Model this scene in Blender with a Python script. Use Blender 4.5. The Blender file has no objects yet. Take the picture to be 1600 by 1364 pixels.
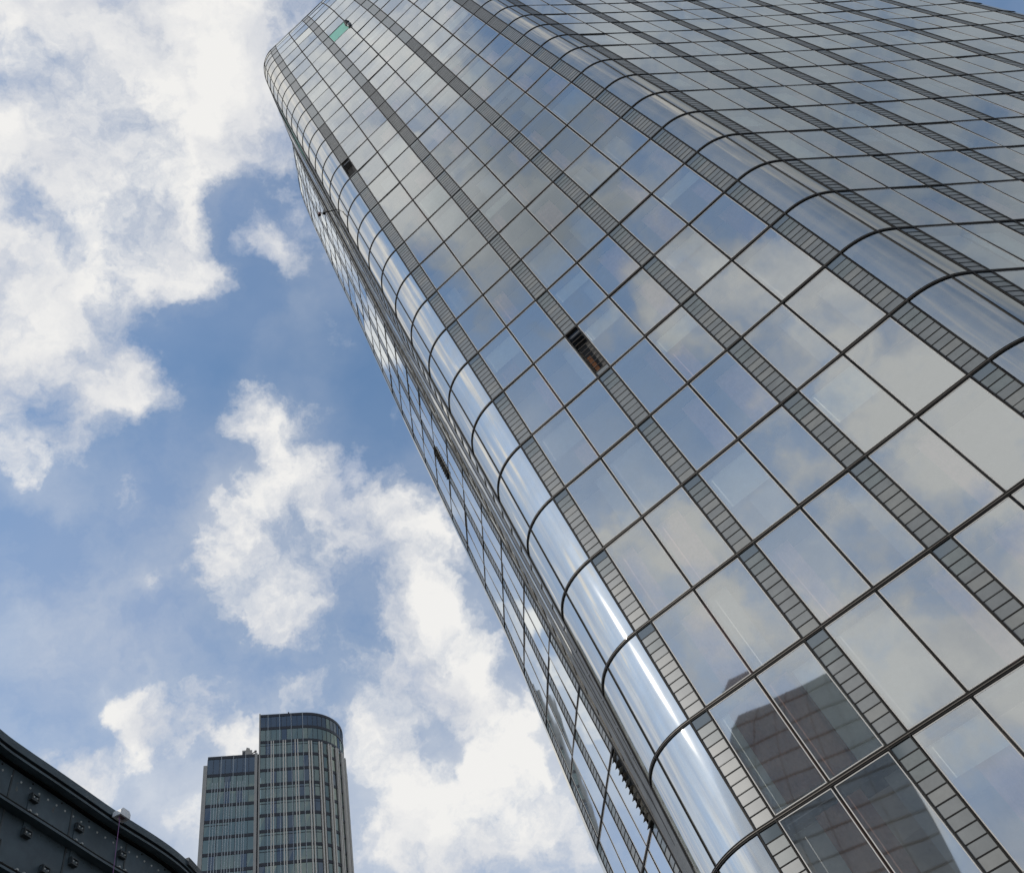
import bpy, math, random
from mathutils import Vector, Matrix
random.seed(7)
S = bpy.context.scene
COL = S.collection
R = math.radians
H = 3.3                      # storey height of the glass tower, metres
CAM = Vector((0.0, 0.0, 1.6))
# ------------------------------------------------------------------ camera
ROT = ((0.950088, -0.311982, 0.0), (0.243459, 0.741413, 0.625327), (-0.195091, -0.594116, 0.780363))
cd = bpy.data.cameras.new('camera'); cam = bpy.data.objects.new('camera', cd); COL.objects.link(cam)
cd.sensor_width = 36.0; cd.lens = 36.0 * 1500.0 / 1600.0; cd.clip_start = 0.1; cd.clip_end = 9000
m = Matrix.Identity(4)
for r in range(3):
    # world x,y,z rows in camera coords (right, down, forward)
    m[r][0] = ROT[r][0]; m[r][1] = -ROT[r][1]; m[r][2] = -ROT[r][2]
ROTW = [[ROT[r][c] for c in range(3)] for r in range(3)]
m.translation = CAM
cam.matrix_world = m
S.camera = cam
# ------------------------------------------------------------------ light
SUN_AZ, SUN_EL = -112.0, 36.0        # azimuth from +Y towards +X
sd = Vector((math.sin(R(SUN_AZ)) * math.cos(R(SUN_EL)), math.cos(R(SUN_AZ)) * math.cos(R(SUN_EL)), math.sin(R(SUN_EL))))
sl = bpy.data.lights.new('sun', 'SUN'); sl.energy = 2.2; sl.angle = R(0.6); sl.color = (1, .95, .88)
so = bpy.data.objects.new('sun', sl); COL.objects.link(so); so.rotation_euler = (-sd).to_track_quat('-Z', 'Y').to_euler()
S.view_settings.view_transform = 'Standard'; S.view_settings.look = 'None'
S.view_settings.exposure = 0.3; S.view_settings.gamma = 1
S.view_settings.use_curve_mapping = False
S.render.engine = 'CYCLES'
S.cycles.max_bounces = 10; S.cycles.transparent_max_bounces = 16; S.cycles.glossy_bounces = 5
S.cycles.sample_clamp_indirect = 4.0
W = bpy.data.worlds.new('World'); S.world = W; W.use_nodes = True
nt = W.node_tree; nt.nodes.clear()
def N(t, **kw):
    n = nt.nodes.new(t)
    for k, v in kw.items(): setattr(n, k, v)
    return n
def Lk(a, b): nt.links.new(a, b)
def pdir(px, py):
    """sky direction seen at a place of the photograph"""
    c = Vector((px - 800, py - 682, 1500.0)).normalized()
    return Vector([sum(ROT[r][i] * c[i] for i in range(3)) for r in range(3)])
def prad(px, py, r): return (pdir(px + r, py) - pdir(px, py)).length
BL = [(100,120,190,1.2),(250,60,160,1.1),(330,170,100,.7),(200,235,110,.9),(60,220,110,.8),(300,300,70,.75),(265,375,90,.9),(150,350,80,.7),(325,435,60,.8),(220,440,70,.6),(420,335,50,.45),(395,170,90,.5),(455,385,45,.4),(455,230,60,.4),
(100,480,85,.7),(30,450,70,.5),(170,560,100,.8),(60,560,110,1),(10,640,100,1),(5,730,70,1),(235,615,80,.8),(120,650,70,.5),(180,770,45,.5),(85,790,40,.5),
(370,640,60,.7),(440,650,65,.8),(400,740,80,.7),(350,800,70,.9),(480,770,90,.9),(570,780,90,.9),(640,830,90,1),(690,860,70,.9),(470,860,100,1),(430,930,90,.9),(415,985,55,.8),(560,890,80,.8),(650,930,80,.8),(700,990,80,.8),(610,990,70,.8),(740,1030,60,.7),(640,1060,60,.7),
(800,1150,80,.9),(760,1190,90,1),(850,1260,100,1.2),(700,1290,90,.9),(900,1340,80,1.2),(620,1215,70,.7),(780,1340,100,1.1),(640,1340,90,.9),(580,1110,55,.5),(460,1095,50,.8),(820,1090,45,.6),
(230,1120,90,1),(300,1100,80,.9),(180,1100,65,.9),(355,1130,65,.8),(260,1190,80,.9),(390,1170,60,.8),(310,1260,70,.5),(240,905,40,.7),(35,940,35,.6),(50,1000,30,.4),(350,1040,30,.4),(330,880,70,.4),(500,1040,60,.4),(660,1120,70,.6),(590,1160,70,.5),(720,1090,60,.7),(520,700,50,.5),(290,1010,60,.3),(380,60,90,.6),(300,40,120,.7),(60,1240,80,.3),(130,1260,80,.35),(500,1180,60,.5),(20,180,90,.7),(35,310,75,-.9),(110,410,70,-.5),(330,560,90,-.5),(360,330,60,-.8),(440,300,40,-.5),(350,840,90,.45),(410,900,100,.5),(560,1080,90,.55),(480,960,90,.45),(620,1010,90,.4),(300,1080,80,.3),(30,880,110,-.4),(420,470,90,-.5),(110,1030,120,-.3),(270,780,60,-.4),(430,1040,40,-.3)]
BLOBS = [(tuple(pdir(x, y)), prad(x, y, r) * 1.45, a) for x, y, r, a in BL]
def adir(az, el): return (math.sin(R(az)) * math.cos(R(el)), math.cos(R(az)) * math.cos(R(el)), math.sin(R(el)))
# clouds elsewhere in the sky: (azimuth, elevation, radius in degrees, weight)
for az, el, r, a in ((-130, 40, 5, 1.7), (-127, 36, 4, .8), (-148, 51, 5.5, 1.7), (-144, 53, 4, .8), (-152, 48, 4, .6), (-139, 42, 4, .35), (-146, 36, 7, .8), (-151, 42, 5, .6), (-138, 35, 5, .8), (-128, 33, 4, .7), (-143, 29, 8, .9), (-150, 33, 7, .8), (-134, 30, 5, .8), (-142, 46, 3, .4), (-155, 40, 7, .7),
                     (-105, 76, 10, 1.0), (-122, 70, 7, .9), (-90, 72, 9, .9), (-140, 78, 8, .5), (-125, 66, 4, .5), (-60, 76, 9, .9), (-131, 60, 5, .5), (-146, 66, 6, .7), (-138, 62, 6, .6), (-134, 55, 4, .4),
                     (90, 68, 14, .9), (88, 56, 14, .9), (98, 48, 13, .8), (105, 60, 12, .8), (110, 45, 13, .8), (85, 43, 14, .8), (100, 56, 14, .5), (125, 53, 8, .8), (140, 62, 7, .8), (160, 60, 7, .8), (150, 70, 7, .7), (-95, 55, 6, 1), (-75, 62, 8, 1), (-50, 66, 9, .9), (-40, 52, 4, .7), (-104, 50, 3, .7), (-60, 74, 10, 1), (165, 46, 6, .6), (-170, 44, 5, .7), (145, 48, 5, .6), (178, 75, 8, .7),
                     (-100, 38, 4, .9), (-84, 42, 3.5, .9), (-74, 35, 3, .9), (-116, 41, 2.5, .9), (-100, 60, 5, .9), (-118, 35, 1.6, .8), (-111, 31, 1.2, .7), (-105, 38, 1.5, .9), (-99, 30, 1.6, .8), (-93, 36, 1.2, .9), (-84, 33, 1.6, .9), (-70, 30, 1.5, .8), (-62, 36, 2, .9), (-53, 31, 1.5, .9), (-96, 45, 2, .9), (-108, 47, 1.5, .7), (-80, 44, 2, .8), (-66, 52, 2, .9), (-112, 57, 2, .8), (-88, 52, 4, .9), (-75, 35, 5, .9), (-60, 45, 4, .9), (-45, 40, 3, .8), (-50, 58, 5, .9), (-110, 50, 2.5, .6),
                     (20, 40, 18, .8), (60, 35, 16, .8), (-170, 20, 15, .7), (150, 25, 15, .8), (0, 70, 12, .7), (-20, 20, 15, .6), (40, 15, 15, .6)):
    BLOBS.append((adir(az, el), 2 * math.sin(R(r) / 2) * 1.5, a))

# unseen banks of greyer cloud, added to darken what the tower's glass reflects
GREYS = [(adir(az, el), 2 * math.sin(R(r) / 2) * 1.4, a) for az, el, r, a in ((95, 60, 24, .85), (90, 45, 22, .8), (110, 50, 20, .8), (-138, 61, 7, .9), (-132, 56, 6, .8), (-147, 66, 8, .95), (-129, 60, 5, .6), (-136, 49, 6, .55), (-146, 58, 5, .6), (150, 58, 10, .5))]

tc = N('ShaderNodeTexCoord')
sky = N('ShaderNodeTexSky', sky_type='NISHITA', sun_disc=False)
sky.sun_elevation = R(SUN_EL); sky.sun_rotation = R(SUN_AZ); sky.air_density = 1.0; sky.dust_density = 0.15; sky.ozone_density = 1.6; sky.altitude = 0
warp = N('ShaderNodeTexNoise'); warp.inputs['Scale'].default_value = 9.0; warp.inputs['Detail'].default_value = 6; warp.inputs['Roughness'].default_value = .62
Lk(tc.outputs['Generated'], warp.inputs['Vector'])
w1 = N('ShaderNodeVectorMath', operation='SUBTRACT'); Lk(warp.outputs['Color'], w1.inputs[0]); w1.inputs[1].default_value = (.5, .5, .5)
w2 = N('ShaderNodeVectorMath', operation='SCALE'); Lk(w1.outputs[0], w2.inputs[0]); w2.inputs['Scale'].default_value = .13
w3 = N('ShaderNodeVectorMath', operation='ADD'); Lk(tc.outputs['Generated'], w3.inputs[0]); Lk(w2.outputs[0], w3.inputs[1])
acc = None
for (d, rad, amp) in BLOBS:
    a = N('ShaderNodeVectorMath', operation='DISTANCE'); Lk(w3.outputs[0], a.inputs[0]); a.inputs[1].default_value = d
    q = N('ShaderNodeMapRange', interpolation_type='SMOOTHERSTEP')
    Lk(a.outputs['Value'], q.inputs['Value']); q.inputs['From Min'].default_value = 0; q.inputs['From Max'].default_value = rad
    q.inputs['To Min'].default_value = amp; q.inputs['To Max'].default_value = 0
    if acc is None: acc = q.outputs[0]
    else:
        s_ = N('ShaderNodeMath', operation='ADD'); Lk(acc, s_.inputs[0]); Lk(q.outputs[0], s_.inputs[1]); acc = s_.outputs[0]
def mth(op, a, b, c=None):
    n = N('ShaderNodeMath', operation=op)
    for i, x in enumerate((a, b, c)):
        if x is None: continue
        if isinstance(x, (int, float)): n.inputs[i].default_value = x
        else: Lk(x, n.inputs[i])
    return n.outputs[0]
fb = N('ShaderNodeTexNoise'); fb.inputs['Scale'].default_value = 8.5; fb.inputs['Detail'].default_value = 12; fb.inputs['Roughness'].default_value = .6
Lk(w3.outputs[0], fb.inputs['Vector'])
f2 = N('ShaderNodeTexNoise'); f2.inputs['Scale'].default_value = 5; f2.inputs['Detail'].default_value = 5
Lk(tc.outputs['Generated'], f2.inputs['Vector'])
f3 = N('ShaderNodeTexNoise'); f3.inputs['Scale'].default_value = 8; f3.inputs['Detail'].default_value = 7
Lk(w3.outputs[0], f3.inputs['Vector'])
soft = mth('MINIMUM', acc, 1.15)
den = mth('ADD', mth('MULTIPLY', soft, .80), mth('MULTIPLY', mth('SUBTRACT', fb.outputs['Fac'], .5), 2.7))
al = N('ShaderNodeMapRange', interpolation_type='SMOOTHSTEP'); Lk(den, al.inputs['Value'])
al.inputs['From Min'].default_value = -.02; al.inputs['From Max'].default_value = 1.12
# thin veil everywhere
veil = mth('MULTIPLY', mth('SUBTRACT', f2.outputs['Fac'], .36), 1.1)
sx = N('ShaderNodeSeparateXYZ'); Lk(tc.outputs['Generated'], sx.inputs[0])
low = N('ShaderNodeMapRange'); Lk(sx.outputs['Z'], low.inputs['Value']); low.inputs['From Min'].default_value = .35; low.inputs['From Max'].default_value = .85; low.inputs['To Min'].default_value = .65; low.inputs['To Max'].default_value = 0
veil = mth('ADD', mth('MAXIMUM', veil, 0), low.outputs[0])
alpha = mth('MAXIMUM', al.outputs[0], veil)
alpha = mth('MINIMUM', mth('MAXIMUM', alpha, 0.02), 0.97)
cr = N('ShaderNodeValToRGB'); Lk(mth('ADD', mth('MULTIPLY', den, .40), mth('SUBTRACT', mth('MULTIPLY', f3.outputs['Fac'], 1.5), .36)), cr.inputs[0])
cr.color_ramp.elements[0].position = .25; cr.color_ramp.elements[0].color = (.33, .39, .52, 1)
cr.color_ramp.elements[1].position = .92; cr.color_ramp.elements[1].color = (.75, .74, .72, 1)
e_ = cr.color_ramp.elements.new(.6); e_.color = (.56, .575, .61, 1)
bs = N('ShaderNodeBackground'); bs.inputs['Strength'].default_value = .15
tint = N('ShaderNodeMix', data_type='RGBA', blend_type='MULTIPLY'); tint.inputs[0].default_value = 1
Lk(sky.outputs[0], tint.inputs[6]); tint.inputs[7].default_value = (.93, 1.0, .97, 1)
Lk(tint.outputs[2], bs.inputs['Color'])
gacc = None
for (d, rad, amp) in GREYS:
    a = N('ShaderNodeVectorMath', operation='DISTANCE'); Lk(w3.outputs[0], a.inputs[0]); a.inputs[1].default_value = d
    q = N('ShaderNodeMapRange', interpolation_type='SMOOTHERSTEP')
    Lk(a.outputs['Value'], q.inputs['Value']); q.inputs['From Min'].default_value = 0; q.inputs['From Max'].default_value = rad
    q.inputs['To Min'].default_value = amp; q.inputs['To Max'].default_value = 0
    gacc = q.outputs[0] if gacc is None else mth('MAXIMUM', gacc, q.outputs[0])
gm = N('ShaderNodeMix', data_type='RGBA'); Lk(gacc, gm.inputs[0]); Lk(cr.outputs[0], gm.inputs[6]); gm.inputs[7].default_value = (.225, .26, .295, 1)
bc = N('ShaderNodeBackground'); bc.inputs['Strength'].default_value = .98; Lk(gm.outputs[2], bc.inputs['Color'])
mx = N('ShaderNodeMixShader'); Lk(alpha, mx.inputs[0]); Lk(bs.outputs[0], mx.inputs[1]); Lk(bc.outputs[0], mx.inputs[2])
wo = N('ShaderNodeOutputWorld'); Lk(mx.outputs[0], wo.inputs['Surface'])
W.cycles.sampling_method = 'MANUAL'; W.cycles.sample_map_resolution = 512
# ------------------------------------------------------------------ materials
def mat(name, col, rough=.6, metal=0.0, noise=0.0, nscale=3.0, bump=0.0, spec=.5):
    mt = bpy.data.materials.new(name); mt.use_nodes = True
    t = mt.node_tree; b = t.nodes['Principled BSDF']
    b.inputs['Base Color'].default_value = (*col, 1); b.inputs['Roughness'].default_value = rough; b.inputs['Metallic'].default_value = metal
    b.inputs['Specular IOR Level'].default_value = spec
    if noise or bump:
        g = t.nodes.new('ShaderNodeNewGeometry'); n = t.nodes.new('ShaderNodeTexNoise'); n.inputs['Scale'].default_value = nscale; n.inputs['Detail'].default_value = 8
        n.inputs['Roughness'].default_value = .65
        t.links.new(g.outputs['Position'], n.inputs['Vector'])
        if noise:
            r = t.nodes.new('ShaderNodeValToRGB'); t.links.new(n.outputs['Fac'], r.inputs[0])
            r.color_ramp.elements[0].position = .3; r.color_ramp.elements[1].position = .7
            r.color_ramp.elements[0].color = (*[c * (1 - noise) for c in col], 1); r.color_ramp.elements[1].color = (*[min(1, c * (1 + noise)) for c in col], 1)
            t.links.new(r.outputs[0], b.inputs['Base Color'])
        if bump:
            u = t.nodes.new('ShaderNodeBump'); u.inputs['Strength'].default_value = 1; u.inputs['Distance'].default_value = bump
            t.links.new(n.outputs['Fac'], u.inputs['Height']); t.links.new(u.outputs[0], b.inputs['Normal'])
    return mt
def glass(name, refl=(.86, .88, .88), base=.55, trans=(.45, .5, .5), wave=.004, wscale=.5, rough=.0, milky=.1):
    """coated curtain wall glass: mirror-like outside, partly see-through"""
    mt = bpy.data.materials.new(name); mt.use_nodes = True; t = mt.node_tree; t.nodes.clear()
    o = t.nodes.new('ShaderNodeOutputMaterial')
    g = t.nodes.new('ShaderNodeNewGeometry')
    n = t.nodes.new('ShaderNodeTexNoise'); n.inputs['Scale'].default_value = wscale; n.inputs['Detail'].default_value = 2
    t.links.new(g.outputs['Position'], n.inputs['Vector'])
    u = t.nodes.new('ShaderNodeBump'); u.inputs['Strength'].default_value = 1; u.inputs['Distance'].default_value = wave
    t.links.new(n.outputs['Fac'], u.inputs['Height'])
    gl = t.nodes.new('ShaderNodeBsdfGlossy'); gl.inputs['Color'].default_value = (*refl, 1); gl.inputs['Roughness'].default_value = rough
    t.links.new(u.outputs[0], gl.inputs['Normal'])
    tr = t.nodes.new('ShaderNodeBsdfTransparent'); tr.inputs['Color'].default_value = (*trans, 1)
    lw = t.nodes.new('ShaderNodeFresnel'); lw.inputs['IOR'].default_value = 1.5
    mr = t.nodes.new('ShaderNodeMapRange'); mr.inputs['From Min'].default_value = .04; mr.inputs['From Max'].default_value = .6
    mr.inputs['To Min'].default_value = base; mr.inputs['To Max'].default_value = .96
    t.links.new(lw.outputs[0], mr.inputs['Value'])
    m1 = t.nodes.new('ShaderNodeMixShader'); t.links.new(mr.outputs[0], m1.inputs[0]); t.links.new(tr.outputs[0], m1.inputs[1]); t.links.new(gl.outputs[0], m1.inputs[2])
    df = t.nodes.new('ShaderNodeBsdfDiffuse'); df.inputs['Color'].default_value = (.42, .42, .39, 1)  # pale diffuse veil, a milky sheen coloured in over the mirror
    dn = t.nodes.new('ShaderNodeTexNoise'); dn.inputs['Scale'].default_value = 1.3; dn.inputs['Detail'].default_value = 9; dn.inputs['Roughness'].default_value = .7
    t.links.new(g.outputs['Position'], dn.inputs['Vector'])
    dm = t.nodes.new('ShaderNodeMapRange'); dm.inputs['From Min'].default_value = .3; dm.inputs['From Max'].default_value = .75; dm.inputs['To Min'].default_value = milky * .4; dm.inputs['To Max'].default_value = milky * 1.6
    t.links.new(dn.outputs['Fac'], dm.inputs['Value'])
    m2 = t.nodes.new('ShaderNodeMixShader'); t.links.new(dm.outputs[0], m2.inputs[0]); t.links.new(m1.outputs[0], m2.inputs[1]); t.links.new(df.outputs[0], m2.inputs[2])
    t.links.new(m2.outputs[0], o.inputs['Surface'])
    return mt
GL = glass('tower_glass', refl=(.90, .94, .95), base=.48, trans=(.93, .95, .93), milky=.07, wave=.004, wscale=.32, rough=.02)
GLC = glass('curved_glass', refl=(.86, .85, .81), base=.5, trans=(.8, .82, .8), wave=.004, wscale=.5, milky=.24, rough=.03)  # stronger pale veil stands in for the corners' silvery reflections
GLB = glass('dark_glass', refl=(.75, .82, .85), base=.3, trans=(.2, .25, .25), milky=.03)
BLACK = mat('black_metal', (.010, .009, .008), .6, 0, spec=.15)
BROWN = mat('bronze_metal', (.085, .072, .058), .5, .2)
GASK = mat('pale_gasket', (.42, .40, .37), .5)
LOU = [mat('louvre_glass_a', (.135, .142, .138), .3, 0, .18, 2.5, spec=.8), mat('louvre_glass_b', (.12, .135, .13), .25, 0, .2, 2.5, spec=.9), mat('louvre_glass_c', (.17, .172, .16), .32, 0, .15, 2.5, spec=.7)]
LOUD = mat('louvre_void', (.02, .018, .016), .6)
SLATM = mat('louvre_clear', (.10, .12, .13), .06, 0, spec=1.0)
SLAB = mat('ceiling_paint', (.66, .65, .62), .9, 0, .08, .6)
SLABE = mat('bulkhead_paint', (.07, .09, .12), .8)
CORE = mat('inner_wall', (.58, .53, .48), .9, 0, .15, .5)
CURT = [mat('brown_curtain', (.42, .22, .16), .95, 0, .15, 4), mat('pink_curtain', (.75, .46, .44), .95, 0, .12, 4), mat('pale_blind', (.78, .82, .77), .95, 0, .06, 4), mat('grey_blind', (.55, .56, .56), .95, 0, .06, 4)]
GREEN = mat('green_film', (.16, .44, .34), .5, 0, .12, 3)
WOOD = mat('orange_timber', (.45, .16, .05), .7)
GREYM = mat('grey_cladding', (.10, .10, .095), .45, .3, .35, 1.2)
# ------------------------------------------------------------------ mesh builder
class MB:
    def __init__(s): s.v = []; s.f = []; s.mi = []; s.sm = []; s.ms = []
    def midx(s, mt):
        if mt not in s.ms: s.ms.append(mt)
        return s.ms.index(mt)
    def quad(s, a, b, c, d, mt, smooth=False):
        i = len(s.v); s.v += [tuple(a), tuple(b), tuple(c), tuple(d)]; s.f.append((i, i + 1, i + 2, i + 3)); s.mi.append(s.midx(mt)); s.sm.append(smooth)
    def tri(s, a, b, c, mt):
        i = len(s.v); s.v += [tuple(a), tuple(b), tuple(c)]; s.f.append((i, i + 1, i + 2)); s.mi.append(s.midx(mt)); s.sm.append(False)
    def poly(s, pts, mt):
        i = len(s.v); s.v += [tuple(p) for p in pts]; s.f.append(tuple(range(i, i + len(pts)))); s.mi.append(s.midx(mt)); s.sm.append(False)
    def hexa(s, p, mt):
        """p: 8 points, bottom ring 0-3, top ring 4-7"""
        i = len(s.v); s.v += [tuple(q) for q in p]; k = s.midx(mt)
        for f in ((3, 2, 1, 0), (4, 5, 6, 7), (0, 1, 5, 4), (1, 2, 6, 5), (2, 3, 7, 6), (3, 0, 4, 7)):
            s.f.append(tuple(i + j for j in f)); s.mi.append(k); s.sm.append(False)
    def beam(s, a, b, across, out, w, d, mt, back=.02):
        """bar from a to b, width w along across, standing d proud along out"""
        a = Vector(a); b = Vector(b); x = across.normalized() * (w / 2); o = out.normalized() * d; i_ = out.normalized() * -back
        s.hexa([a - x + i_, a + x + i_, a + x + o, a - x + o, b - x + i_, b + x + i_, b + x + o, b - x + o], mt)
    def box(s, c, sx, sy, sz, mt, rz=0.0):
        ca, sa = math.cos(rz), math.sin(rz); P = []
        for z in (-.5, .5):
            for x, y in ((-.5, -.5), (.5, -.5), (.5, .5), (-.5, .5)):
                X = x * sx; Y = y * sy; P.append((c[0] + X * ca - Y * sa, c[1] + X * sa + Y * ca, c[2] + z * sz))
        s.hexa(P, mt)
    def tube(s, pts, r, mt, n=8):
        rings = []
        for i, p in enumerate(pts):
            p = Vector(p); t = (Vector(pts[min(i + 1, len(pts) - 1)]) - Vector(pts[max(i - 1, 0)])).normalized()
            u = t.cross(Vector((0, 0, 1))); u = u.normalized() if u.length > 1e-3 else Vector((1, 0, 0)); w = t.cross(u)
            rings.append([p + (u * math.cos(2 * math.pi * j / n) + w * math.sin(2 * math.pi * j / n)) * r for j in range(n)])
        i0 = len(s.v); k = s.midx(mt)
        for rg in rings: s.v += [tuple(q) for q in rg]
        for a in range(len(rings) - 1):
            for j in range(n):
                s.f.append((i0 + a * n + j, i0 + a * n + (j + 1) % n, i0 + (a + 1) * n + (j + 1) % n, i0 + (a + 1) * n + j)); s.mi.append(k); s.sm.append(True)
        s.f.append(tuple(i0 + j for j in range(n))); s.mi.append(k); s.sm.append(False)
        s.f.append(tuple(i0 + (len(rings) - 1) * n + j for j in range(n - 1, -1, -1))); s.mi.append(k); s.sm.append(False)
    def build(s, name, parent=None, kind=None, label=None, base=None, merge=False):
        me = bpy.data.meshes.new(name)
        b = Vector(base) if base is not None else (Vector(parent['_b']) if parent is not None and '_b' in parent else Vector((0, 0, 0)))
        me.from_pydata([(v[0] - b.x, v[1] - b.y, v[2] - b.z) for v in s.v], [], s.f)
        for mt in s.ms: me.materials.append(mt)
        me.polygons.foreach_set('material_index', s.mi); me.polygons.foreach_set('use_smooth', s.sm)
        if merge:
            import bmesh
            q = bmesh.new(); q.from_mesh(me); bmesh.ops.remove_doubles(q, verts=q.verts, dist=1e-4); q.to_mesh(me); q.free()
        me.update()
        o = bpy.data.objects.new(name, me); COL.objects.link(o)
        if parent is not None: o.parent = parent
        else: o.location = b
        if kind: o['kind'] = kind
        if label: o['label'] = label
        ALLB.append((o, tuple(b)))
        return o
ALLB = []
BASES = {}
def thing(name, label, cat, loc, group=None):
    o = bpy.data.objects.new(name, None); COL.objects.link(o); o.location = loc; o['label'] = label; o['category'] = cat
    if group: o['group'] = group
    o['_b'] = tuple(loc); o.empty_display_size = 1
    return o
def lerp(a, b, t): return a + (b - a) * t
# ------------------------------------------------------------------ the leaning glass tower
# per storey k: x, y of the first pier of the main face, its heading and width scale (storey units)
TA = [[0.7083, 6.187, -0.5031, 0.8129], [0.5888, 6.3077, -0.5067, 0.8342], [0.4631, 6.4097, -0.509, 0.8534], [0.3273, 6.4813, -0.5077, 0.8704], [0.1919, 6.5399, -0.5028, 0.8849], [0.0543, 6.5896, -0.4967, 0.8977], [-0.0887, 6.6345, -0.4901, 0.9098], [-0.238, 6.6803, -0.4837, 0.9231], [-0.3865, 6.7323, -0.4782, 0.9372], [-0.5366, 6.7882, -0.4726, 0.9506], [-0.6851, 6.8392, -0.4672, 0.9636], [-0.8321, 6.893, -0.4621, 0.9767], [-0.9848, 6.9516, -0.4571, 0.9897], [-1.1326, 7.01, -0.4523, 1.0024], [-1.278, 7.073, -0.4478, 1.0149], [-1.4222, 7.1363, -0.4438, 1.0272], [-1.5685, 7.1964, -0.4403, 1.0397], [-1.7125, 7.2577, -0.4375, 1.0526], [-1.8555, 7.3235, -0.4358, 1.0665], [-2.0035, 7.396, -0.4344, 1.0809], [-2.1534, 7.4621, -0.4328, 1.0952], [-2.2997, 7.5336, -0.4303, 1.1087], [-2.4498, 7.6002, -0.4274, 1.1208], [-2.5969, 7.6645, -0.4242, 1.1311], [-2.7379, 7.7293, -0.421, 1.1394], [-2.8865, 7.7964, -0.4179, 1.146], [-3.0312, 7.869, -0.4149, 1.1518], [-3.1629, 7.9429, -0.4119, 1.1573]]
TB = [[3.894, 4.7048, 0.2854, 0.9421], [3.7929, 4.7539, 0.2829, 0.9459], [3.6986, 4.8006, 0.2803, 0.9506], [3.6034, 4.8445, 0.2777, 0.9572], [3.5239, 4.8942, 0.2755, 0.9654], [3.417, 4.9369, 0.2743, 0.9744], [3.3191, 4.9835, 0.2738, 0.9848], [3.2106, 5.0279, 0.2742, 0.9962], [3.1304, 5.0812, 0.2746, 1.009], [3.0372, 5.1351, 0.2752, 1.0204], [2.9303, 5.1903, 0.2764, 1.0299], [2.8318, 5.2472, 0.2779, 1.0414], [2.7351, 5.303, 0.2793, 1.0552], [2.6289, 5.3529, 0.2806, 1.0696]]
SY = [1.193, 1.462, 1.732, 1.919, 2.05, 2.162, 2.314, 2.368, 2.46, 2.531, 2.607, 2.666, 2.708, 2.734]

WA, PA, WB, PB, KA_, QA, KB_, QB, Z0 = .19231, .53223, .17711, .43338, -.00426, .00153, -.00658, .00348, 3.0326
KT = 36                               # last storey line
KG = -(Z0 + 1.6 / H)                  # street level
NRM = (.4, .916)
def rowA(k):
    if 0 <= k <= 27:
        i = min(int(k), 26); t = k - i
        return [lerp(TA[i][j], TA[i + 1][j], t) for j in range(4)]
    if k < 0:
        return [TA[0][0] - .12 * k * (1 + .02 * k), TA[0][1] + .125 * k * (1 + .06 * k), TA[0][2], TA[0][3] + .02 * k]
    e = k - 27
    return [TA[27][0] - .142 * e + NRM[0] * .018 * e * e, TA[27][1] + .07 * e + NRM[1] * .018 * e * e, TA[27][2] + .002 * e, TA[27][3] + .003 * e - .0012 * e * e]
def along(row, L, kap, q, flat=False):
    x, y, th, s = row; L = L * s; L = L + q * L * L; a = th + kap * L / 2
    return Vector((x + math.cos(a) * L, y + math.sin(a) * L)), th + kap * L
LA = 4 * WA + 6 * PA
def endA(k): return along(rowA(k), LA, KA_, QA)
def rowB(k):
    if 3 <= k <= 16:
        i = min(int(k), 15) - 3; t = k - 3 - i
        return [lerp(TB[i][j], TB[i + 1][j], t) for j in range(4)]
    ref = 3 if k < 3 else 16
    e, th = endA(k); e0, th0 = endA(ref); rb = TB[ref - 3]
    d = Vector((rb[0], rb[1])) - e0; rot = th - th0
    d = Vector((d.x * math.cos(rot) - d.y * math.sin(rot), d.x * math.sin(rot) + d.y * math.cos(rot)))
    return [e.x + d.x, e.y + d.y, rb[2] + rot, rb[3] + (.013 * (k - 16) if k > 16 else .003 * (k - 3)) - (.001 * (k - 27) ** 2 if k > 27 else 0)]
LB = 8 * WB + 14 * PB
def endB(k): return along(rowB(k), LB, KB_, QB)
SYK = SY
def startC(k):
    r = rowA(k)
    if k <= 1: off = SYK[0] + (k - 1) * .25
    elif k >= 14: off = SYK[13] + (1 - math.exp(-(k - 14) * .12)) * .2
    else:
        i = min(int(k) - 1, 12); off = lerp(SYK[i], SYK[i + 1], k - 1 - i)
    return Vector((r[0] - .47, r[1] + max(off, .75)))
def HCk(k): return R(103 + 3.2 * max(0, min(1, (6 - k) / 4)))
R1 = .80; PH1 = R(60)
def bez(p0, t0, p1, t1, u):
    c = (p1 - p0).length * .37
    a = p0 + t0 * c; b = p1 - t1 * c
    return p0 * (1 - u) ** 3 + a * 3 * u * (1 - u) ** 2 + b * 3 * u * u * (1 - u) + p1 * u ** 3
def hd(a): return Vector((math.cos(a), math.sin(a)))
def endC(k): return startC(k) + hd(HCk(k)) * 1.75
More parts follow.
